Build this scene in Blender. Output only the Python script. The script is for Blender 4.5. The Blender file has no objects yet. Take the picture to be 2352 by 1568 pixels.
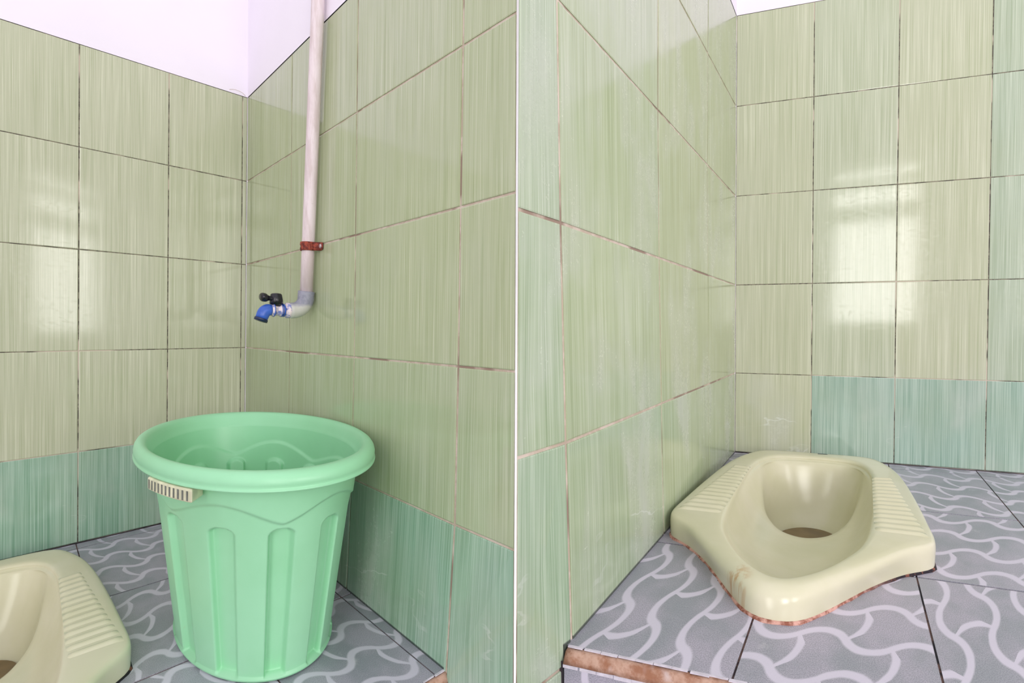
import bpy, bmesh, math, random
from mathutils import Vector, Matrix
random.seed(7)
S = bpy.context.scene
COL = S.collection
PI = math.pi

# ------------------------------------------------------------------ the place
# Two tiled corners of a squat-toilet block.  Each corner is given by its two
# wall directions (one wall tile long) and the corner point of the tile top.
LIFT = 0.59                                    # lower floor is Z = 0
STEP = 2.985                                   # front edge of the platforms
SL, SR = 0.22, 0.305                           # height of one tile row (m)
class Corner:
    def __init__(s, A, B, Zv, O, k):
        s.A, s.B, s.Z, s.O = Vector(A)*k, Vector(B)*k, Vector(Zv)*k, Vector(O)*k + Vector((0, 0, LIFT))
        s.k = k
    def p(s, a, b, z):
        return s.O + s.A*a + s.B*b + s.Z*z
CL = Corner((-0.5081, -0.5316, 0.0030), (0.9616, -0.9530, 0.0026), (0.0127, 0.0124, 0.9998), (-3.1864, 5.9863, 2.7476), SL)
CR = Corner((0.7234, -0.2420, 0.0001), (-0.7908, -1.1393, -0.0061), (-0.0131, -0.0011, 0.9999), (2.4970, 5.5973, 3.4945), SR)
ZF = -4.91                                     # platform level in tile rows
B_L, B_R = 3.362, 3.180                        # where the two middle walls meet

# ------------------------------------------------------------------ helpers
def link(name, me, mats=(), parent=None, smooth=False):
    o = bpy.data.objects.new(name, me)
    COL.objects.link(o)
    for m in (mats if isinstance(mats, (list, tuple)) else [mats]):
        me.materials.append(m)
    if smooth:
        for p in me.polygons: p.use_smooth = True
    if parent: o.parent = parent
    return o
def tag(o, label, cat=None, group=None, kind=None):
    o['label'] = label
    if cat: o['category'] = cat
    if group: o['group'] = group
    if kind: o['kind'] = kind
    return o
def thing(name, loc, label, cat, group=None):
    o = bpy.data.objects.new(name, None)
    COL.objects.link(o); o.location = loc; o.empty_display_size = 0.05
    return tag(o, label, cat, group)
def local(verts, o):
    return [Vector(v) - o for v in verts]
def mesh(name, v, f):
    me = bpy.data.meshes.new(name)
    me.from_pydata([tuple(x) for x in v], [], f)
    me.update()
    return me
def fixn(me):
    bm = bmesh.new(); bm.from_mesh(me)
    bmesh.ops.recalc_face_normals(bm, faces=bm.faces[:]); bm.to_mesh(me); bm.free()
    return me
def subsurf(o, n=1):
    m = o.modifiers.new('s', 'SUBSURF'); m.levels = n; m.render_levels = n
    return o
def loft(rings, cap0=False, cap1=False, closed=True):
    v, f = [], []
    n = len(rings[0])
    for r in rings: v += r
    for k in range(len(rings)-1):
        for i in range(n if closed else n-1):
            j = (i+1) % n
            f.append((k*n+i, k*n+j, (k+1)*n+j, (k+1)*n+i))
    if cap0: f.append(tuple(range(n-1, -1, -1)))
    if cap1: f.append(tuple((len(rings)-1)*n+i for i in range(n)))
    return v, f
def tube(path, radii, n=24, caps=True):
    path = [Vector(p) for p in path]
    if not isinstance(radii, (list, tuple)): radii = [radii]*len(path)
    rings, up = [], None
    for i, p in enumerate(path):
        a = path[max(i-1, 0)]; b = path[min(i+1, len(path)-1)]
        t = (b-a).normalized()
        if up is None:
            up = t.orthogonal().normalized()
        up = (up - t*up.dot(t)).normalized()
        w = t.cross(up)
        rings.append([p + (up*math.cos(2*PI*k/n) + w*math.sin(2*PI*k/n))*radii[i] for k in range(n)])
    return loft(rings, caps, caps)
def merge(*vf):
    v, f = [], []
    for a, b in vf:
        o = len(v); v += list(a); f += [tuple(i+o for i in q) for q in b]
    return v, f
def box(p0, ex, ey, ez):
    v = [p0 + ex*i + ey*j + ez*k for k in (0, 1) for j in (0, 1) for i in (0, 1)]
    return v, [(0, 2, 3, 1), (4, 5, 7, 6), (0, 1, 5, 4), (2, 6, 7, 3), (0, 4, 6, 2), (1, 3, 7, 5)]
def wbox(x0, y0, z0, x1, y1, z1):
    return box(Vector((x0, y0, z0)), Vector((x1-x0, 0, 0)), Vector((0, y1-y0, 0)), Vector((0, 0, z1-z0)))
def bevel(o, w, seg=2):
    m = o.modifiers.new('b', 'BEVEL'); m.width = w; m.segments = seg; m.limit_method = 'ANGLE'
    return o

# ------------------------------------------------------------------ materials
def lin(r, g, b):
    f = lambda c: (c/255/12.92) if c/255 <= .04045 else ((c/255+.055)/1.055)**2.4
    return (f(r), f(g), f(b), 1)
class NT:
    def __init__(s, name):
        s.m = bpy.data.materials.new(name); s.m.use_nodes = True
        s.t = s.m.node_tree; s.b = s.t.nodes['Principled BSDF']
    def n(s, kind, **kw):
        x = s.t.nodes.new(kind)
        for k, v in kw.items(): setattr(x, k, v)
        return x
    def put(s, sock, v):
        if v is None: return
        if hasattr(v, 'links') or isinstance(v, bpy.types.NodeSocket): s.t.links.new(v, sock)
        else: sock.default_value = v
    def math(s, op, a, b=None, c=None, clamp=False):
        x = s.n('ShaderNodeMath', operation=op, use_clamp=clamp)
        for i, v in enumerate((a, b, c)): s.put(x.inputs[i], v)
        return x.outputs[0]
    def mix(s, f, a, b, mode='MIX'):
        x = s.n('ShaderNodeMix', data_type='RGBA', blend_type=mode)
        s.put(x.inputs[0], f); s.put(x.inputs[6], a); s.put(x.inputs[7], b)
        return x.outputs[2]
    def noise(s, vec, scale, detail=2, rough=.5, dist=0):
        x = s.n('ShaderNodeTexNoise')
        s.put(x.inputs['Vector'], vec); x.inputs['Scale'].default_value = scale
        x.inputs['Detail'].default_value = detail; x.inputs['Roughness'].default_value = rough
        x.inputs['Distortion'].default_value = dist
        return x.outputs['Fac']
    def ramp(s, f, lo, hi, a=0., b=1.):
        x = s.n('ShaderNodeMapRange', interpolation_type='SMOOTHSTEP')
        s.put(x.inputs[0], f)
        for i, v in zip((1, 2, 3, 4), (lo, hi, a, b)): s.put(x.inputs[i], v)
        return x.outputs[0]
    def scale(s, vec, sc, off=None):
        x = s.n('ShaderNodeVectorMath', operation='MULTIPLY'); s.put(x.inputs[0], vec); x.inputs[1].default_value = sc
        o = x.outputs[0]
        if off is not None:
            y = s.n('ShaderNodeVectorMath', operation='ADD'); s.put(y.inputs[0], o); s.put(y.inputs[1], off); o = y.outputs[0]
        return o
    def uv(s, name):
        return s.n('ShaderNodeUVMap', uv_map=name).outputs[0]
    def attr(s, name):
        x = s.n('ShaderNodeSeparateColor'); s.put(x.inputs[0], s.n('ShaderNodeAttribute', attribute_name=name).outputs['Color'])
        return x.outputs
    def xyz(s, vec):
        x = s.n('ShaderNodeSeparateXYZ'); s.put(x.inputs[0], vec); return x.outputs
    def comb(s, x, y, z=0.):
        c = s.n('ShaderNodeCombineXYZ')
        for i, v in enumerate((x, y, z)): s.put(c.inputs[i], v)
        return c.outputs[0]
    def obj(s):
        return s.n('ShaderNodeTexCoord').outputs['Object']
    def bump(s, h, strength, dist=.001):
        x = s.n('ShaderNodeBump'); x.inputs['Strength'].default_value = strength; x.inputs['Distance'].default_value = dist
        s.put(x.inputs['Height'], h); s.t.links.new(x.outputs[0], s.b.inputs['Normal'])
    def set(s, col=None, rough=None, **kw):
        s.put(s.b.inputs['Base Color'], col); s.put(s.b.inputs['Roughness'], rough)
        for k, v in kw.items(): s.put(s.b.inputs[k.replace('_', ' ')], v)
        return s.m
def plain(name, rgb, rough=.5, var=.06, scale=20, **kw):
    t = NT(name); n = t.noise(t.obj(), scale, 4)
    c = lin(*rgb); d = [x*(1-2.2*var) for x in c[:3]]+[1]; e = [min(1, x*(1+1.2*var)) for x in c[:3]]+[1]
    return t.set(t.mix(t.ramp(n, .3, .7), d, e), rough, **kw)

def wall_tile(name, base, dark, light, teal, stain=.0, rough=.07, toe=99, spec=.36):
    t = NT(name)
    uv = t.uv('UVMap'); at = t.attr('tileinfo')
    off = t.comb(t.math('MULTIPLY', at[0], 37.), t.math('MULTIPLY', at[0], 11.))
    fine = t.noise(t.scale(uv, (150, .9, 1), off), 1, 3, .6)
    mid = t.noise(t.scale(uv, (26, .35, 1), off), 1, 2, .5)
    big = t.noise(t.scale(uv, (1.6, .9, 1), off), 1, 2, .5)
    s = t.math('ADD', t.math('MULTIPLY', fine, .72), t.math('MULTIPLY', mid, .28))
    c = t.mix(t.ramp(s, .36, .50), lin(*dark), lin(*base))
    c = t.mix(t.ramp(s, .50, .66), c, lin(*light))
    tl = t.mix(t.ramp(s, .36, .64), lin(*teal[0]), lin(*teal[1]))
    c = t.mix(at[1], c, tl)
    c = t.mix(t.ramp(big, .35, .7, 0, .22), c, lin(*dark))
    # dried soap and lime: smudges, thicker near the floor
    g = t.noise(t.scale(uv, (1.5, .8, 1)), 1.2, 3, .55, .4); g2 = t.noise(t.scale(uv, (5, 1.8, 1)), 1, 5, .62)
    z = t.xyz(uv)[1]
    low = t.ramp(z, -3.6, -4.75, 0, .8)
    sm = t.math('MULTIPLY', t.ramp(g, .42, .66), t.ramp(g2, .10, .80))
    amt = t.math('MULTIPLY', sm, t.math('ADD', low, stain, clamp=True), clamp=True)
    c = t.mix(t.math('MULTIPLY', amt, .62), c, lin(196, 199, 192))
    # thin tide lines of lime just above the floor
    tide = t.math('ABSOLUTE', t.math('SUBTRACT', t.noise(t.scale(uv, (1.3, 2.6, 1)), 1, 4, .55), t.ramp(z, -4.3, -4.9, .30, .62)))
    tm = t.math('MULTIPLY', t.ramp(tide, .004, .016, 1, 0), t.math('MULTIPLY', t.ramp(z, -4.35, -4.5), t.ramp(g, .47, .6)))
    c = t.mix(t.math('MULTIPLY', tm, .42), c, lin(225, 230, 225))
    # dark mildew in the joint with the floor
    c = t.mix(t.math('MULTIPLY', t.ramp(z, -4.890, -4.900, 0, .85), t.math('LESS_THAN', t.xyz(uv)[0], toe)), c, lin(40, 40, 46))
    r = t.math('ADD', rough, t.math('ADD', t.math('MULTIPLY', amt, .3), t.math('MULTIPLY', t.ramp(t.noise(uv, 30, 4, .7), .45, .7), .10)))
    t.bump(t.math('ADD', t.math('MULTIPLY', fine, .5), t.noise(uv, 55, 3, .6)), .05, .0004)
    return t.set(c, r, Specular_IOR_Level=spec)
def joint(name, a, b, c3, k=9):
    t = NT(name); n = t.noise(t.uv('UVMap'), k, 4, .7); n2 = t.noise(t.uv('UVMap'), 2.1, 2)
    c = t.mix(t.ramp(n, .42, .56), lin(*a), lin(*b))
    return t.set(t.mix(t.ramp(n2, .55, .62), c, lin(*c3)), .85)
def floor_tile(name):
    t = NT(name)
    uv = t.uv('pattern'); p = t.uv('UVMap')
    x0, y0, _ = t.xyz(uv)
    def cell(sx):
        x = t.math('SUBTRACT', x0, .5+sx); y = t.math('SUBTRACT', y0, .5)
        P = t.math('MULTIPLY', t.math('ADD', x, y), .5); Q = t.math('MULTIPLY', t.math('SUBTRACT', x, y), .5)
        dp = t.math('SUBTRACT', P, t.math('ROUND', P)); dq = t.math('SUBTRACT', Q, t.math('ROUND', Q))
        lx = t.math('ADD', dp, dq); ly = t.math('SUBTRACT', dp, dq)
        r = t.math('SQRT', t.math('ADD', t.math('MULTIPLY', lx, lx), t.math('MULTIPLY', ly, ly)))
        return lx, ly, t.math('ABSOLUTE', t.math('SUBTRACT', r, .7071))
    def beyond(lx, ly):                      # the arc carrying on past the touching point
        mx = t.math('SUBTRACT', lx, t.math('SIGN', lx)); my = t.math('SUBTRACT', ly, t.math('SIGN', ly))
        r = t.math('SQRT', t.math('ADD', t.math('MULTIPLY', mx, mx), t.math('MULTIPLY', my, my)))
        o = t.math('MULTIPLY', t.math('LESS_THAN', t.math('ABSOLUTE', mx), t.math('ABSOLUTE', my)), 9.)
        return t.math('ADD', t.math('ABSOLUTE', t.math('SUBTRACT', r, .7071)), o)
    lx, ly, d1 = cell(0.)
    off1 = t.math('MULTIPLY', t.math('LESS_THAN', t.math('ABSOLUTE', lx), t.math('ABSOLUTE', ly)), 9.)
    d1 = t.math('MINIMUM', t.math('ADD', d1, off1), beyond(lx, ly))
    lx, ly, d2 = cell(1.)
    off2 = t.math('MULTIPLY', t.math('LESS_THAN', ly, t.math('ABSOLUTE', lx)), 9.)
    d = t.math('MINIMUM', d1, t.math('ADD', d2, off2))
    d = t.math('ADD', d, t.math('MULTIPLY', t.math('SUBTRACT', t.noise(p, 16, 3), .5), .03))
    band = t.ramp(d, .055, .115, 1, 0)
    sp = t.noise(p, 190, 2, .7); cl = t.noise(p, 2.6, 3, .6)
    g = t.mix(t.ramp(cl, .35, .65), lin(155, 158, 168), lin(182, 176, 192))
    g = t.mix(t.ramp(sp, .38, .62, 0, .6), g, lin(116, 118, 128))
    c = t.mix(t.math('MULTIPLY', band, .88), g, lin(210, 204, 220))
    c = t.mix(t.math('MULTIPLY', t.ramp(t.noise(p, 5, 5, .7), .62, .72), .3), c, lin(205, 203, 208))
    t.bump(band, .05, .0008)
    return t.set(c, t.math('ADD', .30, t.math('MULTIPLY', band, .1)))

M = {}
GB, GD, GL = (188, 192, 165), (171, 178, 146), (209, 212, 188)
GM, GMD, GML = (174, 183, 148), (154, 166, 126), (196, 202, 172)  # same green tile, darkened: the middle wall's shade is put into its colour
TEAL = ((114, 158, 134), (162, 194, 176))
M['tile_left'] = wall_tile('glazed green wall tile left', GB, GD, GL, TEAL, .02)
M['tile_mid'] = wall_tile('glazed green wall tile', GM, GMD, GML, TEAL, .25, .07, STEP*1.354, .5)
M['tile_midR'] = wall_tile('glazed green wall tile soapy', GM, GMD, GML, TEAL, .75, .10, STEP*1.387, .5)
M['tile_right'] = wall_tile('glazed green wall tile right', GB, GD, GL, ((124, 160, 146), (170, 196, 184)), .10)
M['joint_far'] = joint('dark grubby joint', (80, 72, 66), (140, 132, 116), (206, 190, 176))
M['joint_near'] = joint('pale pinkish joint', (206, 192, 178), (186, 170, 152), (150, 128, 114), 4)
M['paint'] = plain('white wall paint', (240, 234, 244), .7, .012, 4)
M['trim'] = plain('white plastic edge trim', (246, 245, 248), .35, .005, 4)
M['floor'] = floor_tile('wave patterned floor tile')
M['floor_joint'] = joint('dark floor joint', (52, 40, 44), (110, 84, 78), (40, 36, 44))
M['concrete'] = plain('grey screed', (150, 148, 146), .9, .1, 12)
M['mortar'] = NT('brown mortar nosing')
t = M['mortar']; n = t.noise(t.obj(), 38, 5, .65); n2 = t.noise(t.obj(), 14, 3)
c = t.mix(t.ramp(n, .35, .6), lin(150, 104, 80), lin(190, 156, 138))
c = t.mix(t.ramp(n2, .58, .66), c, lin(208, 200, 206)); c = t.mix(t.ramp(n2, .36, .30), c, lin(92, 52, 48))
t.bump(n, .6, .004); M['mortar'] = t.set(c, .9)
M['chip'] = plain('broken white tile edge', (212, 206, 218), .6, .08, 60)

t = NT('cream ceramic'); n = t.noise(t.obj(), 7, 4, .6)
c = t.mix(t.ramp(n, .35, .7), lin(207, 204, 174), lin(213, 209, 182))
M['ceramic'] = t.set(c, .16)
t = NT('cream ceramic stained')
o = t.obj(); x, y, z = t.xyz(t.uv('UVMap'))
n = t.noise(o, 7, 4, .6); st = t.noise(t.scale(o, (60, 60, 4)), 1, 3, .6); blob = t.noise(o, 9, 3)
c = t.mix(t.ramp(n, .35, .7), lin(208, 205, 174), lin(214, 210, 184))
# x: side, y: along the pan, z not used; rust runs on the front face near its middle
near = t.math('MULTIPLY', t.ramp(t.math('ABSOLUTE', t.math('ADD', x, .28)), .02, .16, 1, 0), t.ramp(y, 2.40, 2.52))
c = t.mix(t.math('MULTIPLY', near, t.ramp(st, .42, .62, 0, .85)), c, lin(186, 138, 84))
M['ceramic_front'] = t.set(c, .2)
M['waste'] = plain('brown drain water', (112, 88, 52), .08, .1, 20)
t = NT('grubby sealant'); n = t.noise(t.obj(), 46, 5, .7); n2 = t.noise(t.obj(), 7, 2)
x, y, z = t.xyz(t.uv('UVMap'))
c = t.mix(t.ramp(n, .42, .58), lin(140, 84, 66), lin(206, 160, 146))
blk = t.math('MULTIPLY', t.ramp(x, .35, .75), t.ramp(n, .36, .46))
c = t.mix(blk, c, lin(30, 22, 30)); M['sealant'] = t.set(c, .8)
M['ink'] = plain('printed dark mark', (70, 78, 80), .5, .05, 90)

t = NT('mint green plastic'); n = t.noise(t.obj(), 5, 4, .6); n2 = t.noise(t.obj(), 60, 4, .7)
c = t.mix(t.ramp(n, .3, .7), lin(147, 210, 165), lin(156, 217, 175))
c = t.mix(t.ramp(n2, .68, .78, 0, .35), c, lin(170, 190, 140))
M['bucket'] = t.set(c, .38, Subsurface_Weight=.0)
M['handle'] = plain('cream plastic handle', (214, 214, 182), .5, .1, 50)
M['slot'] = plain('grime in slots', (104, 108, 100), .8, .1, 90)  # dark grey strips that mark the slots of the grip

t = NT('painted white pipe'); o = t.obj(); n = t.noise(t.scale(o, (60, 60, 9)), 1, 5, .65); n2 = t.noise(o, 120, 4, .7)
c = t.mix(t.ramp(n, .38, .62), lin(226, 213, 216), lin(206, 190, 190))
c = t.mix(t.ramp(n2, .66, .74, 0, .55), c, lin(150, 128, 120)); M['pipe'] = t.set(c, .5)
t = NT('grey plastic elbow'); o = t.obj(); z = t.xyz(o)[2]; n = t.noise(o, 70, 4, .7)
c = t.mix(t.ramp(n, .4, .6), lin(150, 150, 164), lin(132, 134, 148))
w = t.ramp(t.math('ADD', z, t.math('MULTIPLY', n, -.012)), -.032, -.040)
c = t.mix(t.math('MULTIPLY', w, .8), c, lin(205, 204, 194)); M['elbow'] = t.set(c, .55)
M['blue'] = plain('blue plastic', (58, 100, 196), .35, .1, 60)
M['navy'] = plain('dark blue plastic', (30, 42, 78), .35, .1, 60)
t = NT('limed white plastic'); n = t.noise(t.obj(), 110, 4, .7)
c = t.mix(t.ramp(n, .45, .60), lin(232, 216, 218), lin(120, 130, 190)); M['tapwhite'] = t.set(c, .45)
M['black'] = plain('black plastic', (26, 26, 34), .25, .2, 60)
t = NT('rusty steel'); n = t.noise(t.obj(), 160, 4, .7)
c = t.mix(t.ramp(n, .4, .62), lin(94, 34, 30), lin(160, 72, 52)); t.bump(n, .5, .001); M['rust'] = t.set(c, .8)
M['screw'] = plain('worn screw head', (190, 170, 172), .4, .1, 90, Metallic=.5)
M['frame'] = plain('white window frame', (232, 232, 232), .5, .02, 8)

# ------------------------------------------------------------------ tiled walls
class Build:
    def __init__(s):
        s.v, s.f, s.mi, s.uv, s.inf = [], [], [], [], []
    def quad(s, pts, mi, uvs=None, info=(0, 0, 0)):
        o = len(s.v); s.v += [Vector(p) for p in pts]
        s.f.append(tuple(range(o, o+len(pts)))); s.mi.append(mi)
        s.uv.append(uvs or [(p[0]*3, p[2]*3) for p in pts]); s.inf.append(info)
    def obj(s, name, mats):
        me = mesh(name, s.v, s.f)
        me.uv_layers.new(name='UVMap'); me.color_attributes.new('tileinfo', 'FLOAT_COLOR', 'CORNER')
        uvl, ca = me.uv_layers['UVMap'], me.color_attributes['tileinfo']
        for i, p in enumerate(me.polygons):
            p.material_index = s.mi[i]
            for k, li in enumerate(p.loop_indices):
                uvl.data[li].uv = s.uv[i][k]; ca.data[li].color = (*s.inf[i], 1)
        return link(name, me, mats)
def tile_face(B, P, tcuts, zcuts, mi_tile, mi_joint, tw, inner, teal, g=.0044, gv=1.):
    """P(t,z,dn) -> point; tcuts/zcuts are joint positions; tw = tile-row heights per t unit."""
    for ti in range(len(tcuts)-1):
        for zi in range(len(zcuts)-1):
            t0, t1, z1, z0 = tcuts[ti], tcuts[ti+1], zcuts[zi], zcuts[zi+1]
            gt = g*gv/tw
            jt = lambda: random.uniform(-.2, .2)*g
            def ring(ins, dn, j=(jt(), jt(), jt(), jt())):
                a0, a1, b0, b1 = t0+gt+ins/tw+j[0]/tw, t1-gt-ins/tw+j[1]/tw, z0+g+ins+j[2], z1-g-ins+j[3]
                return [(a0, b0, dn), (a1, b0, dn), (a1, b1, dn), (a0, b1, dn)]
            info = (random.random(), teal(ti, zi), 0)
            R = [ring(0, -.0022), ring(0, -.0005), ring(.006, 0.)]
            def add(q):
                pts = [P(*c) for c in q]; uv = [(c[0]*tw, c[1]) for c in q]
                if not inner: pts.reverse(); uv.reverse()
                B.quad(pts, mi_tile, uv, info)
            for r0, r1 in ((R[0], R[1]), (R[1], R[2])):
                for i in range(4):
                    j = (i+1) % 4; add([r0[i], r0[j], r1[j], r1[i]])
            add(R[2])
            q = [(t0, z0, -.0016), (t1, z0, -.0016), (t1, z1, -.0016), (t0, z1, -.0016)]
            pts = [P(*c) for c in q]; uv = [(c[0]*tw, c[1]) for c in q]
            if not inner: pts.reverse(); uv.reverse()
            B.quad(pts, mi_joint, uv)
def planar(C, ax, n):
    def P(t, z, dn):
        return (C.p(t, 0, z) if ax == 0 else C.p(0, t, z)) + n*dn
    return P
ZC = [0, -1, -2, -3, -4, -4.905]
ZLOW = ZC[:-1] + [-5, -5.9]
TOPZ = 2.45
nLA = Vector((CL.A.y, -CL.A.x, 0)).normalized();  nLA = nLA if nLA.dot(CL.B) > 0 else -nLA
nLB = Vector((CL.B.y, -CL.B.x, 0)).normalized();  nLB = nLB if nLB.dot(CL.A) > 0 else -nLB
nRA = Vector((CR.A.y, -CR.A.x, 0)).normalized();  nRA = nRA if nRA.dot(CR.B) > 0 else -nRA
nRB = Vector((CR.B.y, -CR.B.x, 0)).normalized();  nRB = nRB if nRB.dot(CR.A) > 0 else -nRB
def zrow(C, p, Z):                       # row coordinate that reaches height Z
    return (Z - p.z)/C.Z.z
def upper(B, C, ax, t0, t1, n, mi, inner, back=.10):
    """painted plaster above the tiles, plus the back and top of the wall"""
    P = planar(C, ax, n)
    za, zb = zrow(C, P(t0, 0, 0), TOPZ), zrow(C, P(t1, 0, 0), TOPZ)
    la, lb = zrow(C, P(t0, 0, 0), -.06), zrow(C, P(t1, 0, 0), -.06)
    fr = lambda q: q if inner else q[::-1]
    B.quad(fr([P(t0, 0, .0004), P(t1, 0, .0004), P(t1, zb, .0004), P(t0, za, .0004)]), mi)
    B.quad(fr([P(t1, lb, -back), P(t0, la, -back), P(t0, za, -back), P(t1, zb, -back)]), mi)
    B.quad(fr([P(t0, za, .0004), P(t1, zb, .0004), P(t1, zb, -back), P(t0, za, -back)]), mi)
    B.quad(fr([P(t1, lb, 0), P(t1, zb, 0), P(t1, zb, -back), P(t1, lb, -back)]), mi)
    B.quad(fr([P(t0, la, -back), P(t0, za, -back), P(t0, za, 0), P(t0, la, 0)]), mi)

LA_END, RA_END = 6.0, 4.6
ws_L, ws_R = .735, .763
# left wall (behind the left pan)
B = Build(); P = planar(CL, 0, nLA)
tile_face(B, P, [0, .07, 1.07, 2.07, 3.07, 4.07, 5.07, LA_END], ZC, 0, 1, ws_L, False,
          lambda t, z: (.9 if z == 4 else 0) if t > 1 else (.75 if z == 4 else 0))
upper(B, CL, 0, 0, LA_END, nLA, 2, False)
tag(B.obj('wall_left', [M['tile_left'], M['joint_far'], M['paint']]),
    'left tiled wall with white plaster above, behind the bucket and cut-off pan', 'wall', kind='structure')
ck = [(.27, .028), (.23, .040), (.18, .047), (.12, .045), (.07, .034), (.035, .012)]
v, f = tube([P(a, z, .0006) for a, z in ck], .0005, 6)
link('hairline_crack', mesh('crack', v, f), M['joint_near'], bpy.data.objects['wall_left'])
# right wall (behind the right pan)
B = Build(); P = planar(CR, 0, nRA)
tile_face(B, P, [0, 1, 2, 3, 4, RA_END], ZC, 0, 1, ws_R, True,
          lambda t, z: (.84 if z == 4 else (.12 if t == 1 else 0)) if t in (1, 2) else (0 if t == 0 else (.85 if z == 4 else .38)))  # bottom row really teal; outer columns' upper teal paints in a vignetting cast
upper(B, CR, 0, 0, RA_END, nRA, 2, True)
tag(B.obj('wall_right', [M['tile_right'], M['joint_far'], M['paint']]),
    'pale green tiled wall behind the whole squat pan on the right', 'wall', kind='structure')
# the middle wall: a wedge between the two corners, tiled on both faces
B = Build(); Q1 = planar(CL, 1, nLB); Q2 = planar(CR, 1, nRB)
def toe(t, t3, tb):                          # the wall swells a little towards its foot, not at its front edge
    return min(1.05, (max(t, 0)/t3)**.8) if t < t3+.1 else max(0, 1.05*(tb-t)/(tb-t3-.1))
def plumb(C, tb, z, slope):                  # the outside corner is cut plumb although both walls lean a little
    v0, n_ = C.p(0, 0, z), Vector((1, -slope, 0))
    o_ = Vector((0, 0, LIFT))
    return -(v0-o_).dot(n_)/C.B.dot(n_)
def P1(t, z, dn):
    if t > 3: t = 3 + (t-3)/(B_L-3)*(plumb(CL, B_L, z, .0066)-3)
    return Q1(t, z, dn + .013*max(0, min(1.2, (-3.6-z)/1.3))**1.5*toe(t, 3., B_L))
def P2(t, z, dn):
    if t > 2.94: t = 2.94 + (t-2.94)/(B_R-2.94)*(plumb(CR, B_R, z, .0110)-2.94)
    return Q2(t, z, dn + .017*max(0, min(1.1, (-2.-z)/2.9))**1.5*toe(t, 2.94, B_R))
tl = lambda t, z: {4: .85, 3: .12}.get(z, 0) if z < 5 else .9
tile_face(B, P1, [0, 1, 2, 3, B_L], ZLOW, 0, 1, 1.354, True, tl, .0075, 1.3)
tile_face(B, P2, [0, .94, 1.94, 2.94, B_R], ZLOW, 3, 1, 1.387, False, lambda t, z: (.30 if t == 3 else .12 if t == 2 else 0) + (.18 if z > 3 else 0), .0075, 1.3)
def up(P, C, t): return zrow(C, P(t, 0, 0), TOPZ)
B.quad([P1(0, 0, .0004), P1(B_L, 0, .0004), P1(B_L, up(P1, CL, B_L), .0004), P1(0, up(P1, CL, 0), .0004)], 2)
B.quad([P2(0, 0, .0004), P2(B_R, 0, .0004), P2(B_R, up(P2, CR, B_R), .0004), P2(0, up(P2, CR, 0), .0004)][::-1], 2)
a, b, c_, d_ = P1(0, up(P1, CL, 0), 0), P1(B_L, up(P1, CL, B_L), 0), P2(B_R, up(P2, CR, B_R), 0), P2(0, up(P2, CR, 0), 0)
B.quad([a, b, c_, d_], 2)
low = lambda P, t, C: P(t, zrow(C, P(t, 0, 0), -.06), 0)
B.quad([low(P1, 0, CL), a, d_, low(P2, 0, CR)], 2)
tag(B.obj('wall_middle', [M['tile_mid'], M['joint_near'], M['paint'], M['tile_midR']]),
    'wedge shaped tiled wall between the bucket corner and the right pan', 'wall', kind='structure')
# white plastic trim on the outside corner of the wedge
e1, e2 = P1(B_L, 0, 0), P2(B_R, 0, 0)
def trimcol(z):
    p, q = P1(B_L, zrow(CL, e1, z), 0), P2(B_R, zrow(CR, e2, z), 0)
    fwd = ((p+q)/2); fwd = Vector((fwd.x, fwd.y, 0)).normalized()
    side = (q-p); side.z = 0
    w = max(side.length, .0006); s = side.normalized() if side.length > 1e-5 else Vector((1, 0, 0))
    m = (p+q)/2; W = max(w/2+.0001, .0012)
    return [m - s*W + Vector((0, .004, 0)), m - s*W*.92 - Vector((0, .0012, 0)), m + s*W*.92 - Vector((0, .0012, 0)), m + s*W + Vector((0, .004, 0))]
v, f = loft([trimcol(z/10*TOPZ) for z in range(0, 11)], True, True)
tag(link('trim_1', fixn(mesh('trim', v, f)), M['trim']), 'thin white vertical trim down the front edge of the middle wall', 'trim', kind='structure')

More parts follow.
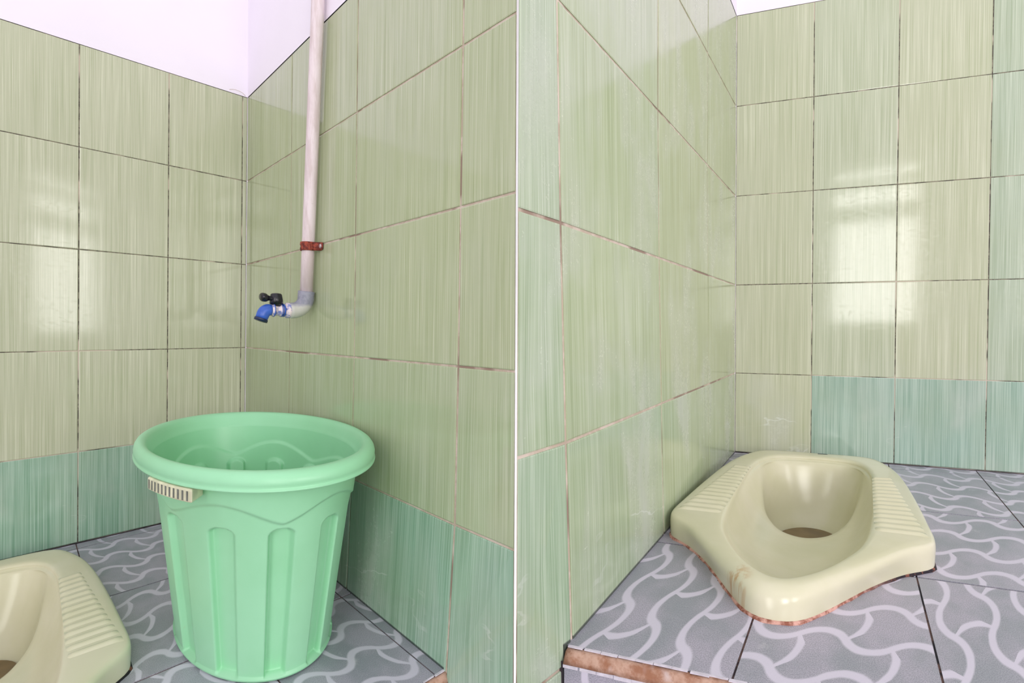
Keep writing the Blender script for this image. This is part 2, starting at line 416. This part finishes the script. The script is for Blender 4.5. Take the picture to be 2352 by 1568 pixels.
# ------------------------------------------------------------------ platforms
def pan_inside(s, b):                         # inside the hole cut for a pan
    return abs(s/.68)**3 + abs((b-1.33)/1.1)**3 < 1
MODES = {'ab': lambda A, B_: (A, B_), 'ba': lambda A, B_: (B_, A), 'b-a': lambda A, B_: (B_, -A), '-a-b': lambda A, B_: (-A, -B_)}
CELL = .2385
def platform(name, C, acuts, bcuts, pat, pan_a, label, flip):
    v, f, mi, uv, pt = [], [], [], [], []
    n = 22; g = .006
    def quad(pts, m, u=None, p_=None):
        o = len(v); v.extend(pts); q = tuple(range(o, o+4)); f.append(q[::-1] if flip else q)
        u = u or [(x.x*4, x.y*4) for x in pts]; p_ = p_ or [(0, 0)]*4
        uv.append(u[::-1] if flip else u); pt.append(p_[::-1] if flip else p_); mi.append(m)
    for i in range(len(acuts)-1):
        for j in range(len(bcuts)-1):
            a0, a1, b0, b1 = acuts[i], acuts[i+1], bcuts[j], bcuts[j+1]
            mode, sa, sb = pat.get((i, j), pat.get(('*', j), ('ab', a0+.2, b0+.83)))
            fn = MODES[mode]
            def pc(a, b):
                x, y = fn(a-sa, b-sb); x /= CELL; y /= CELL
                return (x, y + .5*x)
            a0, a1, b0, b1 = a0+g, a1-g, b0+g, b1-g
            na = max(2, int(n*(a1-a0)/.95)); nb = max(2, int(n*(b1-b0)/.95))
            for x in range(na):
                for y in range(nb):
                    c = [(a0+(a1-a0)*(x+dx)/na, b0+(b1-b0)*(y+dy)/nb) for dx, dy in ((0, 0), (1, 0), (1, 1), (0, 1))]
                    m = (sum(k[0] for k in c)/4, sum(k[1] for k in c)/4)
                    if pan_inside(m[0]-pan_a, m[1]): continue
                    quad([C.p(k[0], k[1], ZF) for k in c], 0, [(k[0]+i*7.3, k[1]+j*3.1) for k in c], [pc(*k) for k in c])
            e = [(a0, b0), (a1, b0), (a1, b1), (a0, b1)]
            for k in range(4):
              for m in range(24):
                p0, q0 = e[k], e[(k+1) % 4]
                p = tuple(p0[d]+(q0[d]-p0[d])*m/24 for d in (0, 1)); q = tuple(p0[d]+(q0[d]-p0[d])*(m+1)/24 for d in (0, 1))
                if pan_inside((p[0]+q[0])/2-pan_a, (p[1]+q[1])/2): continue
                quad([C.p(*p, ZF-.02), C.p(*q, ZF-.02), C.p(*q, ZF), C.p(*p, ZF)], 0, None, [(.3, .3)]*4)
    # joint bed just under the tile faces, open under the pan
    A0, A1 = acuts[0], acuts[-1]; B0, B1 = bcuts[0], bcuts[-1]
    N, K = int((A1-A0)/.1), 34
    for x in range(N):
        for y in range(K):
            c = [(A0+(A1-A0)*(x+dx)/N, B0+(B1-B0)*(y+dy)/K) for dx, dy in ((0, 0), (1, 0), (1, 1), (0, 1))]
            if any(pan_inside(k[0]-pan_a, k[1]) for k in c): continue
            quad([C.p(*k, ZF-.006) for k in c], 1)
    # riser face below the edge
    zl = (0 - C.p(0, B1, ZF).z)/C.k + ZF
    bf = B1 + .035
    def rq(a0, a1):
        c = [(a0, zl-.05), (a1, zl-.05), (a1, ZF-.055), (a0, ZF-.055)]
        quad([C.p(a, bf, z) for a, z in c], 0, [(a+3.3, z) for a, z in c],
             [((a-a0+.07)/CELL, (-(z-ZF)-.3)/CELL + .5*(a-a0+.07)/CELL) for a, z in c])
    for i in range(len(acuts)-1):
        rq(acuts[i]+(.006 if i else .088), acuts[i+1]-.006)
    quad([C.p(A0+.08, bf-.006, zl-.05), C.p(A1, bf-.006, zl-.05), C.p(A1, bf-.006, ZF-.05), C.p(A0, bf-.006, ZF-.05)], 1)
    me = mesh(name, v, f)
    me.uv_layers.new(name='UVMap'); me.uv_layers.new(name='pattern')
    u1, u2 = me.uv_layers['UVMap'], me.uv_layers['pattern']
    for k, p in enumerate(me.polygons):
        p.material_index = mi[k]
        for m, li in enumerate(p.loop_indices):
            u1.data[li].uv = uv[k][m]; u2.data[li].uv = pt[k][m]
    o = link(name, me, [M['floor'], M['floor_joint']])
    tag(o, label, 'floor', kind='structure')
    return o
def nosing(C, a0, a1, label):
    """crumbling mortar along the platform edge with white tile chips"""
    bf = STEP + .035
    rows = []
    N = 90
    for i in range(N+1):
        a = a0 + (a1-a0)*i/N
        j = lambda s: random.uniform(-s, s)
        rows.append([C.p(a, STEP-.004, ZF-.03), C.p(a, STEP+.001+j(.002), ZF-.004+j(.002)), C.p(a, STEP+.016+j(.003), ZF-.012+j(.004)),
                     C.p(a, bf-.004+j(.003), ZF-.034+j(.006)), C.p(a, bf+.0015, ZF-.056+j(.003)), C.p(a, bf-.02, ZF-.058)])
    v, f = loft(rows, True, True, True)
    o = tag(link('trim_2', fixn(mesh('nosing', v, f)), M['mortar'], smooth=True), label, 'trim', kind='structure')
    pieces = []
    for i in range(46):
        t0 = a0 + (a1-a0)*i/46; t1 = t0 + (a1-a0)/46*random.uniform(.8, 1)
        h = random.uniform(.012, .022)
        pieces.append(box(C.p(t0, bf-.003, ZF-.056-h), C.A*(t1-t0), C.B*.0055, C.Z*h))
        w = random.uniform(.006, .012)
        pieces.append(box(C.p(t0, STEP-.006, ZF-.004), C.A*(t1-t0), C.B*w, C.Z*.0055))
    v, f = merge(*pieces)
    link('chipped_edge', fixn(mesh('chips', v, f)), M['chip'], o)
PAN_L, PAN_R = 2.955, 1.085
platform('floor', CL, [0, .17, 1.13, 2.09, 3.05, 4.01, 4.97, 5.93], [0, .11, 1.075, 2.06, STEP],
         {('*', 0): ('ba', 1.49, .196), ('*', 1): ('ba', 1.4926, .196), ('*', 2): ('b-a', 1.6994, 1.4529), ('*', 3): ('ba', .3449, 2.6139)},
         PAN_L, 'left platform floor of wave-patterned grey tiles under the bucket', True)
platform('floor', CR, [0, .97, 1.935, 2.905, 3.87, 4.6], [0, .15, 1.115, 2.05, STEP],
         {(0, 3): ('ab', .1992, 2.8776), (1, 3): ('ba', 1.7267, 2.6502), (2, 3): ('-a-b', 2.289, 2.3857), (3, 3): ('ba', 3.65, 2.65),
          (0, 2): ('ba', .25, 1.7), (1, 2): ('ab', 1.2, 1.9), ('*', 2): ('ba', 2.2213, 1.7057), ('*', 1): ('b-a', 2.3829, .5297), ('*', 0): ('b-a', 2.3829, .5297)},
         PAN_R, 'right platform floor of wave-patterned grey tiles around the whole pan', False)
nosing(CL, .06, 5.9, 'brown mortar edge of the left platform, below the bucket')
nosing(CR, .082, 4.55, 'brown mortar edge of the right platform with chipped tile')

# ------------------------------------------------------------------ squat pans
def catmull(pts, n=12):
    out = []; m = len(pts)
    for i in range(m):
        p0, p1, p2, p3 = [Vector(pts[(i+k-1) % m]) for k in range(4)]
        for k in range(n):
            t = k/n
            out.append(.5*((2*p1) + (p2-p0)*t + (2*p0-5*p1+4*p2-p3)*t*t + (3*p1-p0-3*p2+p3)*t**3))
    return out
def sym(half):
    return [(s, b) for s, b in half] + [(-s, b) for s, b in half[::-1] if abs(s) > 1e-6]
OUT_TOP = sym([(0, .297), (.35, .295), (.60, .32), (.72, .40), (.85, .62), (.925, .90), (.975, 1.33), (1.0, 1.72), (1.005, 1.87), (.975, 1.955), (.79, 2.065), (.54, 2.285), (.28, 2.50), (.14, 2.585), (0, 2.605)])
OUT_FLOOR = sym([(0, .17), (.38, .17), (.68, .22), (.80, .34), (.90, .62), (.955, .92), (.985, 1.33), (.995, 1.72), (.995, 1.88), (.96, 1.97), (.76, 2.07), (.54, 2.235), (.29, 2.48), (.15, 2.59), (0, 2.62)])
OPEN = sym([(0, .455), (.25, .465), (.42, .505), (.54, .60), (.61, .79), (.625, 1.12), (.59, 1.62), (.52, 2.005), (.38, 2.235), (.20, 2.41), (0, 2.495)])
NP = 144
def radial(poly, c):
    """sample a closed outline at NP equal angles about c"""
    d = [Vector((p[0], p[1])) - Vector(c) for p in catmull(poly, 24)]
    ang = [math.atan2(q.x, q.y) for q in d]
    out = []
    for k in range(NP):
        th = -PI + 2*PI*k/NP
        best = None
        for i in range(len(d)):
            a0, a1 = ang[i], ang[(i+1) % len(d)]
            da = (a1-a0+PI) % (2*PI) - PI; dt = (th-a0+PI) % (2*PI) - PI
            if abs(da) > 1e-9 and 0 <= dt/da < 1:
                t = dt/da; best = d[i]*(1-t) + d[(i+1) % len(d)]*t; break
        out.append(best + Vector(c))
    return out
CP = (0, 1.42)
rO, rF, rI = radial(OUT_TOP, CP), radial(OUT_FLOOR, CP), radial(OPEN, CP)
def lipring():
    key = [(0, .0, 1.37, -5.10), (30, .24, 1.31, -5.09), (60, .41, 1.13, -5.04), (90, .49, .90, -4.95), (115, .545, .70, -4.84), (135, .53, .575, -4.80), (155, .35, .500, -4.80), (180, 0, .480, -4.80)]
    out = []
    for k in range(NP):
        th = math.degrees(-PI + 2*PI*k/NP); a = abs(th)
        for i in range(len(key)-1):
            if key[i][0] <= a <= key[i+1][0]:
                t = (a-key[i][0])/(key[i+1][0]-key[i][0]); break
        s, b, z = [key[i][m]*(1-t) + key[i+1][m]*t for m in (1, 2, 3)]
        out.append((math.copysign(s, th), b, z))
    return out
def smooth_ring(r, n=4):
    for _ in range(n):
        r = [tuple((r[i-1][m] + 2*r[i][m] + r[(i+1) % len(r)][m])/4 for m in range(3)) for i in range(len(r))]
    return r
def make_pan(C, ac, name, label, flip):
    base = C.p(ac, 1.3, ZF)
    root = thing(name, base, label, 'toilet', 'cream squat pans')
    zt = -4.75
    def at(s, b, z): return C.p(ac + (-s if flip else s), b, z) - base
    def toward(p, q, d):
        v = Vector(q)-Vector(p); L = v.length
        return Vector(p) + v*min(1, d/L)
    rings = []
    def add(fn): rings.append([fn(k) for k in range(NP)])
    fr = [max(0, min(1, (rO[k].y-1.95)/.5)) for k in range(NP)]          # 1 on the rounded nose
    zs = [zt - .006*math.sin(max(0, rO[k].y-.3)*1.2) for k in range(NP)]
    add(lambda k: (*rF[k], ZF-.03))
    add(lambda k: (*rF[k], ZF+.012))
    add(lambda k: (*(rF[k]*.4+rO[k]*.6), ZF+.085))
    add(lambda k: (*toward(rO[k], rI[k], .002+.004*fr[k]), zt-.030-.012*fr[k]))
    add(lambda k: (*toward(rO[k], rI[k], .014+.014*fr[k]), zt-.008-.006*fr[k]))
    add(lambda k: (*toward(rO[k], rI[k], .040+.02*fr[k]), zt))
    add(lambda k: (*toward(rI[k], rO[k], .028), zt+.001))
    add(lambda k: (*toward(rI[k], rO[k], .008), zt-.004))
    add(lambda k: (*toward(rI[k], CP, .010), zt-.020))
    lip = smooth_ring(lipring(), 30)
    for q in (.10, .25, .45, .65, .83, 1.0):
        def g(k, q=q):
            p = Vector((rI[k].x, rI[k].y)); l = Vector(lip[k][:2]); m = p*(1-q)+l*q
            front = max(0, min(1, (rI[k].y-1.0)/1.2))
            prof = 1-(1-q)**(1.5+1.3*front)
            return (m.x, m.y, (zt-.03) + (lip[k][2]-(zt-.03))*prof)
        add(g)
    for q, zq in ((.12, .16), (.30, .45), (.52, .72), (.78, .92), (1.0, 1.0)):
        def g(k, q=q, zq=zq):
            th = -PI + 2*PI*k/NP
            h = Vector((.34*math.sin(th), .93+.24*math.cos(th)))
            m = Vector(lip[k][:2])*(1-q) + h*q
            return (m.x, m.y, lip[k][2] + (-5.34-lip[k][2])*zq)
        add(g)
    add(lambda k: (.31*math.sin(-PI+2*PI*k/NP), .93+.21*math.cos(-PI+2*PI*k/NP), -5.44))
    V = [[at(*p) for p in r] for r in rings]
    v, f = loft(V, False, True)
    me = mesh('pan', v, f)
    u = me.uv_layers.new(name='UVMap')
    flat = [p for r in rings for p in r]
    for p in me.polygons:
        for li in p.loop_indices:
            q = flat[me.loops[li].vertex_index]; u.data[li].uv = (q[0], q[1])
    o = link('bowl', fixn(me), M['ceramic_front'], root, True); subsurf(o, 1)
    # ribbed foot rests
    for sd in (1, -1):
        qd = [(.615, .895), (.80, .875), (.955, 1.885), (.585, 1.885)]
        NR = 14; ny = NR*10; nx = 14
        rows = []
        for y in range(ny+1):
            t = y/ny; row = []
            for x in range(nx+1):
                w = x/nx
                s = (qd[0][0]*(1-w)+qd[1][0]*w)*(1-t) + (qd[3][0]*(1-w)+qd[2][0]*w)*t
                if sd > 0 and x == nx: s += 0
                b = (qd[0][1]*(1-w)+qd[1][1]*w)*(1-t) + (qd[3][1]*(1-w)+qd[2][1]*w)*t
                edge = min(1, min(w, 1-w)*7)
                h = max(0, math.cos(2*PI*(t*NR-.5))*.5+.5)**.9
                row.append(at(sd*s, b, zt-.003+.014*h*math.sqrt(edge)))
            rows.append(row)
        v, f = loft(rows, False, False, False)
        link('foot_grip', fixn(mesh('grip', v, f)), M['ceramic'], root, True)
    # sealant bead on the floor round the foot
    bead = []
    for k in range(NP):
        th = -PI + 2*PI*k/NP
        out = (rF[k]-Vector(CP)).normalized()
        bead.append([at(*(rF[k]+out*d), z) for d, z in ((-.01, ZF-.012), (-.006, ZF+.016), (.004, ZF+.010), (.010+.004*math.sin(k*1.7), ZF-.001), (.006, ZF-.012))])
    v, f = loft(bead+[bead[0]], False, False, True)
    me = mesh('bead', v, f); u = me.uv_layers.new(name='UVMap')
    for p in me.polygons:
        for li in p.loop_indices:
            k = (me.loops[li].vertex_index//5) % NP; u.data[li].uv = (rF[k].x, rF[k].y)
    s_ = link('sealant', fixn(me), M['sealant'], root, True); s_['label'] = 'rusty brown and black sealant line'
    # standing water in the drain
    rr = [[at(.325*math.sin(2*PI*k/40), .93+.226*math.cos(2*PI*k/40), -5.345-.02*m) for k in range(40)] for m in (0, 1)]
    v, f = loft(rr, True, True)
    w_ = link('drain_water', fixn(mesh('water', v, f)), M['waste'], root); w_['label'] = 'brown water in the drain hole'
    v, f = box(at(.035, .345, zt+.0005), at(.145, .345, zt)-at(.035, .345, zt), at(0, .362, zt)-at(0, .345, zt), C.Z*.0012)
    if not flip:
        link('maker_mark', fixn(mesh('mark', v, f)), M['ink'], root)
    return root
make_pan(CR, PAN_R, 'squat_toilet', 'whole cream ceramic squat pan on the right platform, in the tiled corner', False)
make_pan(CL, PAN_L, 'squat_toilet', 'cream ceramic squat pan left of the green bucket, cut by the picture edge', True)

# ------------------------------------------------------------------ bucket
BA, BB = .9902, 1.9261                       # centre on the left platform
MA, MB = .909, .951
DV = Vector((.4921, .8706)); DN = Vector((-DV.y, DV.x))
def bk(th, r, z):
    q = DV*math.cos(th) + DN*math.sin(th)
    return CL.p(BA + r*q.x/MA, BB + r*q.y/MB, z)
bbase = CL.p(BA, BB, ZF)
bucket = thing('bucket', bbase, 'large mint green plastic bucket with fluted sides below the tap', 'bucket')
ZR = -3.645
def rbody(z): return .580 + (.748-.580)*(z-ZF)/(ZR-ZF)
def sst(a, b, x):
    t = max(0, min(1, (x-a)/(b-a))); return t*t*(3-2*t)
def relief(th, z):
    """moulded relief: scalloped collar and arched flutes"""
    deg = math.degrees(th) - 14
    k = (deg/60) % 1; lobe = (.5-.5*math.cos(2*PI*k))**.68
    zl = -3.885 + .108*lobe
    d = -.016*sst(zl+.010, zl-.012, z)
    k2 = ((deg/30)+.5) % 1 - .5
    x = abs(k2)*30
    zt = -3.965
    hw = 6.6
    if z > zt:
        hh = .045; t = (z-zt)/hh
        e = math.sqrt((x/hw)**2 + t*t)
    else: e = x/hw
    d -= .042*sst(1.10, .80, e)*sst(-4.905, -4.86, z)
    return d
NTH, NZ = 576, 150
rows = []
for j in range(6):                            # rounded foot
    t = j/5
    rows.append([bk(2*PI*i/NTH, .580-.03+.03*math.sin(t*PI/2), ZF+.002+.03*(1-math.cos(t*PI/2))) for i in range(NTH)])
for j in range(1, NZ+1):
    z = ZF+.032 + (ZR-ZF-.032)*j/NZ
    rows.append([bk(2*PI*i/NTH, rbody(z)+relief(2*PI*i/NTH, z), z) for i in range(NTH)])
bot = [[p for p in rows[0]]]
outer = rows
rim = [(.755, -3.640), (.80, -3.640), (.846, -3.645), (.859, -3.641), (.861, -3.634), (.855, -3.629), (.8525, -3.620), (.857, -3.607), (.858, -3.590), (.853, -3.568), (.841, -3.550), (.824, -3.539), (.805, -3.5365), (.786, -3.543), (.770, -3.560), (.757, -3.590), (.747, -3.615), (.740, -3.632)]
inner = []
for j in range(NZ, -1, -1):
    z = ZF+.045 + (ZR-ZF-.045)*j/NZ
    inner.append([bk(2*PI*i/NTH, rbody(z)-.016+relief(2*PI*i/NTH, z), z) for i in range(NTH)])
full = outer + [[bk(2*PI*i/NTH, r, z) for i in range(NTH)] for r, z in rim]
full += inner
full = [local(r, bbase) for r in full]
v, f = loft(full, True, True)
link('tub', fixn(mesh('tub', v, f)), M['bucket'], bucket, True)
# cream grip under the rim, towards the left
def arc_block(t0, t1, r0, r1, z0, z1, n=24, tilt=0):
    rings = []
    for i in range(n+1):
        t = math.radians(t0+(t1-t0)*i/n)
        rings.append([bk(t, r0, z0)-bbase, bk(t, r1, z0)-bbase, bk(t, r1, z1)-bbase, bk(t, r0, z1)-bbase])
    return loft(rings, True, True)
v, f = arc_block(-47, -23, .74, .868, -3.722, -3.646)
h = link('handle', fixn(mesh('handle', v, f)), M['handle'], bucket); h['label'] = 'cream slotted grip'
bevel(h, .0025, 3)
sl = []
for i in range(11):
    t = -45.6 + 20.6*i/10
    sl.append(arc_block(t-.40, t+.40, .862, .8693, -3.712, -3.658, 2))
v, f = merge(*sl)
link('slots', fixn(mesh('slots', v, f)), M['slot'], h)

# ------------------------------------------------------------------ pipe, clamp, tap
PR = .0122
def pp(z): return CL.p(.105, 1.435+.053*(z+2.42), z)
o0 = pp(-2.42)
pipe = thing('water_pipe', o0, 'white painted vertical water pipe with a grey elbow on the tiles', 'pipe')
zt = zrow(CL, pp(0), TOPZ-.01)
v, f = tube([pp(-2.47+(zt+2.47)*i/20)-o0 for i in range(21)], PR, 28)
link('pipe', fixn(mesh('pipe', v, f)), M['pipe'], pipe, True)
zc = -2.605
pe = CL.p(.105, 1.432, zc)
adir = Vector((CL.A.x, CL.A.y, 0)).normalized(); upv = Vector((0, 0, 1))
RB = .028
path = [pp(-2.425), pp(-2.427), pe+upv*(RB+.004)]
for i in range(1, 9):
    t = i/8*PI/2
    path.append(pe + upv*(RB*(1-math.sin(t))) + adir*(RB*(1-math.cos(t))))
path += [pe+adir*(RB+.006), pe+adir*(RB+.0065)]
v, f = tube([p-o0 for p in path], [PR+.0005, .0158]+[.0156]*(len(path)-4)+[.0158, PR], 28)
link('elbow', fixn(mesh('elbow', v, f)), M['elbow'], pipe, True)
# clamp
oc = pp(-2.02); clamp = thing('pipe_clamp', oc, 'rusty red clamp holding the white pipe to the wall', 'clamp')
bdir = Vector((CL.B.x, CL.B.y, 0)).normalized()
nw = nLB
def cl(x, n, z): return bdir*x + nw*n + upv*z
ring = []
hh = .0085
for i in range(33):
    t = -PI*.5 + PI*i/32           # front half round the pipe
    t = PI*1.15*(i/32-.5)
    for_r = []
    for r, z in ((PR+.0003, -hh), (PR+.0026, -hh), (PR+.0032, -hh*.45), (PR+.0018, 0), (PR+.0032, hh*.45), (PR+.0026, hh), (PR+.0003, hh)):
        for_r.append(cl(math.sin(t)*r, math.cos(t)*r, z))
    ring.append(for_r)
v1 = loft(ring, True, True)
wd = (pp(-2.02)-CL.p(0, 1.456, -2.02)).dot(nw)     # distance of the pipe axis from the wall
ear = []
for i in range(9):
    t = i/8
    x = .0115+.022*t; n_ = -.004*(1-t) - (wd-.0015)*sst(.0, .55, t)
    w = hh*(1-.25*t**3)
    ear.append([cl(x, n_, -w), cl(x, n_+.0022, -w), cl(x, n_+.0022, w), cl(x, n_, w)])
v, f = merge(v1, loft(ear, True, True))
link('strap', fixn(mesh('strap', v, f)), M['rust'], clamp, True)
sx = cl(.0265, -wd+.003, 0)
v, f = tube([sx, sx+nw*.0012, sx+nw*.0028, sx+nw*.0032], [.0045, .0045, .0032, .0008], 16)
link('screw', fixn(mesh('screw', v, f)), M['screw'], clamp, True)
# tap
ot = pe + adir*(RB+.004); tap = thing('water_tap', ot, 'small blue and white plastic tap with black lever above the bucket', 'tap')
def ap(x, u=0, s=0): return adir*x*.70 + upv*u + bdir*s
L = .060
v, f = tube([ap(0), ap(.002), ap(.003), ap(.010), ap(.011), ap(.0145), ap(.016)], [.0135, .0142, .0150, .0150, .0135, .0122, .0105], 26)
link('coupling', fixn(mesh('c', v, f)), M['tapwhite'], tap, True)
v, f = tube([ap(.012), ap(.016), ap(.024), ap(.0245), ap(.027), ap(.0275), ap(.044), ap(.0445), ap(.047), ap(.0475), ap(.054)],
            [.0088, .0092, .0094, .0122, .0124, .0108, .0112, .0124, .0124, .0108, .0104], 26)
bd = link('body', fixn(mesh('b', v, f)), M['tapwhite'], tap, True); bd['label'] = 'white tap body spotted with lime'
rg = [tube([ap(x), ap(x+.0004), ap(x+.0026), ap(x+.003)], [.0110, .0130, .0130, .0110], 26) for x in (.0242, .0442, .0175)]
v, f = merge(*rg)
link('collar', fixn(mesh('r', v, f)), M['blue'], tap, True)
sp = [ap(.052), ap(.058)]
for i in range(1, 8):
    t = i/7*math.radians(66)
    sp.append(ap(.058+.016*math.sin(t), -.016*(1-math.cos(t))))
e_ = sp[-1]; dd = Vector(e_-sp[-2]).normalized()
sp += [e_+dd*.002, e_+dd*.008]
rad = [.0108, .0114]+[.0114]*7+[.0112, .0108]
v, f = tube(sp, rad, 26)
link('spout', fixn(mesh('sp', v, f)), M['blue'], tap, True)
e2 = sp[-1]
v, f = tube([e2-dd*.0005, e2, e2+dd*.0045, e2+dd*.0047, e2+dd*.0015, e2-dd*.0], [.0112, .0122, .0120, .0098, .0092, .002], 26)
link('nozzle', fixn(mesh('nz', v, f)), M['navy'], tap, True)
kx = .037
v, f = tube([ap(kx, .006), ap(kx, .011), ap(kx, .012), ap(kx, .020), ap(kx, .030), ap(kx, .032), ap(kx, .0328)], [.0085, .0095, .0122, .0118, .0102, .0085, .003], 26)
kb = link('knob', fixn(mesh('k', v, f)), M['black'], tap, True)
lv = []
for i in range(13):
    t = i/12; x = kx+.006+.036*t
    w = .006+.0055*sst(.35, .7, t) - .004*sst(.9, 1, t); h_ = .0046+.0038*sst(.35, .65, t)-.0028*sst(.88, 1, t)
    cz = .0215+.003*t
    lv.append([ap(x, cz+h_*math.sin(2*PI*k/14), w*math.cos(2*PI*k/14)) for k in range(14)])
v, f = loft(lv, True, True)
link('lever', fixn(mesh('lv', v, f)), M['black'], kb, True)

# ------------------------------------------------------------------ rest of the room (behind the photographer)
pL, pR = CL.p(LA_END, 0, 0), CR.p(RA_END, 0, 0)
XL, XR, YB = pL.x-.02, 2.95, -1.65
v, f = wbox(XL-.3, YB-.3, -.06, XR+.3, 2.2, 0.0)
lf = link('floor', fixn(mesh('low', v, f)), M['concrete']); tag(lf, 'lower grey floor in front of both platforms', 'floor', kind='structure')
v, f = wbox(XL-.1, YB-.1, 0, XL, pL.y+.06, TOPZ)
tag(link('wall_side_left', fixn(mesh('w', v, f)), M['paint']), 'plain white side wall left of the camera', 'wall', kind='structure')
v, f = wbox(XR, YB-.1, 0, XR+.1, pR.y+.06, TOPZ)
tag(link('wall_side_right', fixn(mesh('w', v, f)), M['paint']), 'plain white side wall right of the camera', 'wall', kind='structure')
v, f = wbox(pR.x, pR.y-.02, 0, XR+.02, pR.y+.08, TOPZ)
tag(link('wall_return', fixn(mesh('w', v, f)), M['paint']), 'short white wall closing the right end', 'wall', kind='structure')
# rear wall with two windows and an added opening for fill light
WIN = [(-.80, -.08, .02, LIFT+1.40), (.79, 1.42, LIFT+.0, LIFT+1.36), (2.03, 2.77, LIFT-.08, LIFT+1.26)]  # first entry is an opening added for rear fill light
xs = [XL-.1]+[x for w in WIN for x in w[:2]]+[XR+.1]
pieces = []
for i in range(0, len(xs), 2): pieces.append(wbox(xs[i], YB-.12, 0, xs[i+1], YB, TOPZ))
for x0, x1, z0, z1 in WIN:
    pieces += [wbox(x0, YB-.12, 0, x1, YB, z0), wbox(x0, YB-.12, z1, x1, YB, TOPZ)]
v, f = merge(*pieces)
tag(link('wall_rear', fixn(mesh('w', v, f)), M['paint']), 'white wall with a doorway and two windows behind the camera', 'wall', kind='structure')
for i, (x0, x1, z0, z1) in enumerate(WIN):
    w = .03; pc = [wbox(x0, YB-.09, z0, x0+w, YB-.04, z1), wbox(x1-w, YB-.09, z0, x1, YB-.04, z1), wbox(x0, YB-.09, z0, x1, YB-.04, z0+w), wbox(x0, YB-.09, z1-w, x1, YB-.04, z1)]
    h = z1-z0
    if i: pc += [wbox(x0, YB-.085, z0+h*.66, x1, YB-.045, z0+h*.76), wbox(x0, YB-.085, z0+h*.86, x1, YB-.045, z0+h*.93)]
    v, f = merge(*pc)
    tag(link('window_%d' % i if i else 'door_1', fixn(mesh('win', v, f)), M['frame']), ['white frame of the open doorway behind the camera', 'narrow white window frame behind the camera', 'wide white window frame at the right behind the camera'][i], 'window' if i else 'door', kind='structure')
    ld = bpy.data.lights.new('daylight', 'AREA'); ld.shape = 'RECTANGLE'; ld.size = x1-x0; ld.size_y = z1-z0
    ld.energy = (14, 24, 20)[i]; ld.color = (1., .97, .95)  # first value: fill lamp of the added opening; the others are window daylight
    lo = bpy.data.objects.new('daylight', ld); COL.objects.link(lo)
    lo.location = ((x0+x1)/2, YB-.11, (z0+z1)/2); lo.rotation_euler = (PI/2, 0, 0)

# sky fill from above; the ceiling is left off to let it in
wd_ = bpy.data.worlds.new('sky'); S.world = wd_; wd_.use_nodes = True
bg = wd_.node_tree.nodes['Background']; bg.inputs[0].default_value = (.985, .975, 1., 1); bg.inputs[1].default_value = .76

# ------------------------------------------------------------------ camera
cd = bpy.data.cameras.new('camera'); cam = bpy.data.objects.new('camera', cd); COL.objects.link(cam)
cd.sensor_width = 36; cd.lens = 1130/2352*36; cd.clip_start = .01
R = ((1., .0001, -.0041), (0., .9996, .0278), (.0041, -.0278, .9996))
right = Vector((R[0][0], R[1][0], R[2][0])); fwd = Vector((R[0][1], R[1][1], R[2][1])); upc = Vector((R[0][2], R[1][2], R[2][2]))
cam.matrix_world = Matrix(((right.x, upc.x, -fwd.x, 0), (right.y, upc.y, -fwd.y, 0), (right.z, upc.z, -fwd.z, LIFT), (0, 0, 0, 1)))
S.camera = cam
S.view_settings.view_transform = 'Standard'; S.view_settings.look = 'None'; S.view_settings.gamma = 1
S.view_settings.use_curve_mapping = False
S.view_settings.exposure = 0.54
S.cycles.use_denoising = True
S.cycles.max_bounces = 10; S.cycles.diffuse_bounces = 6
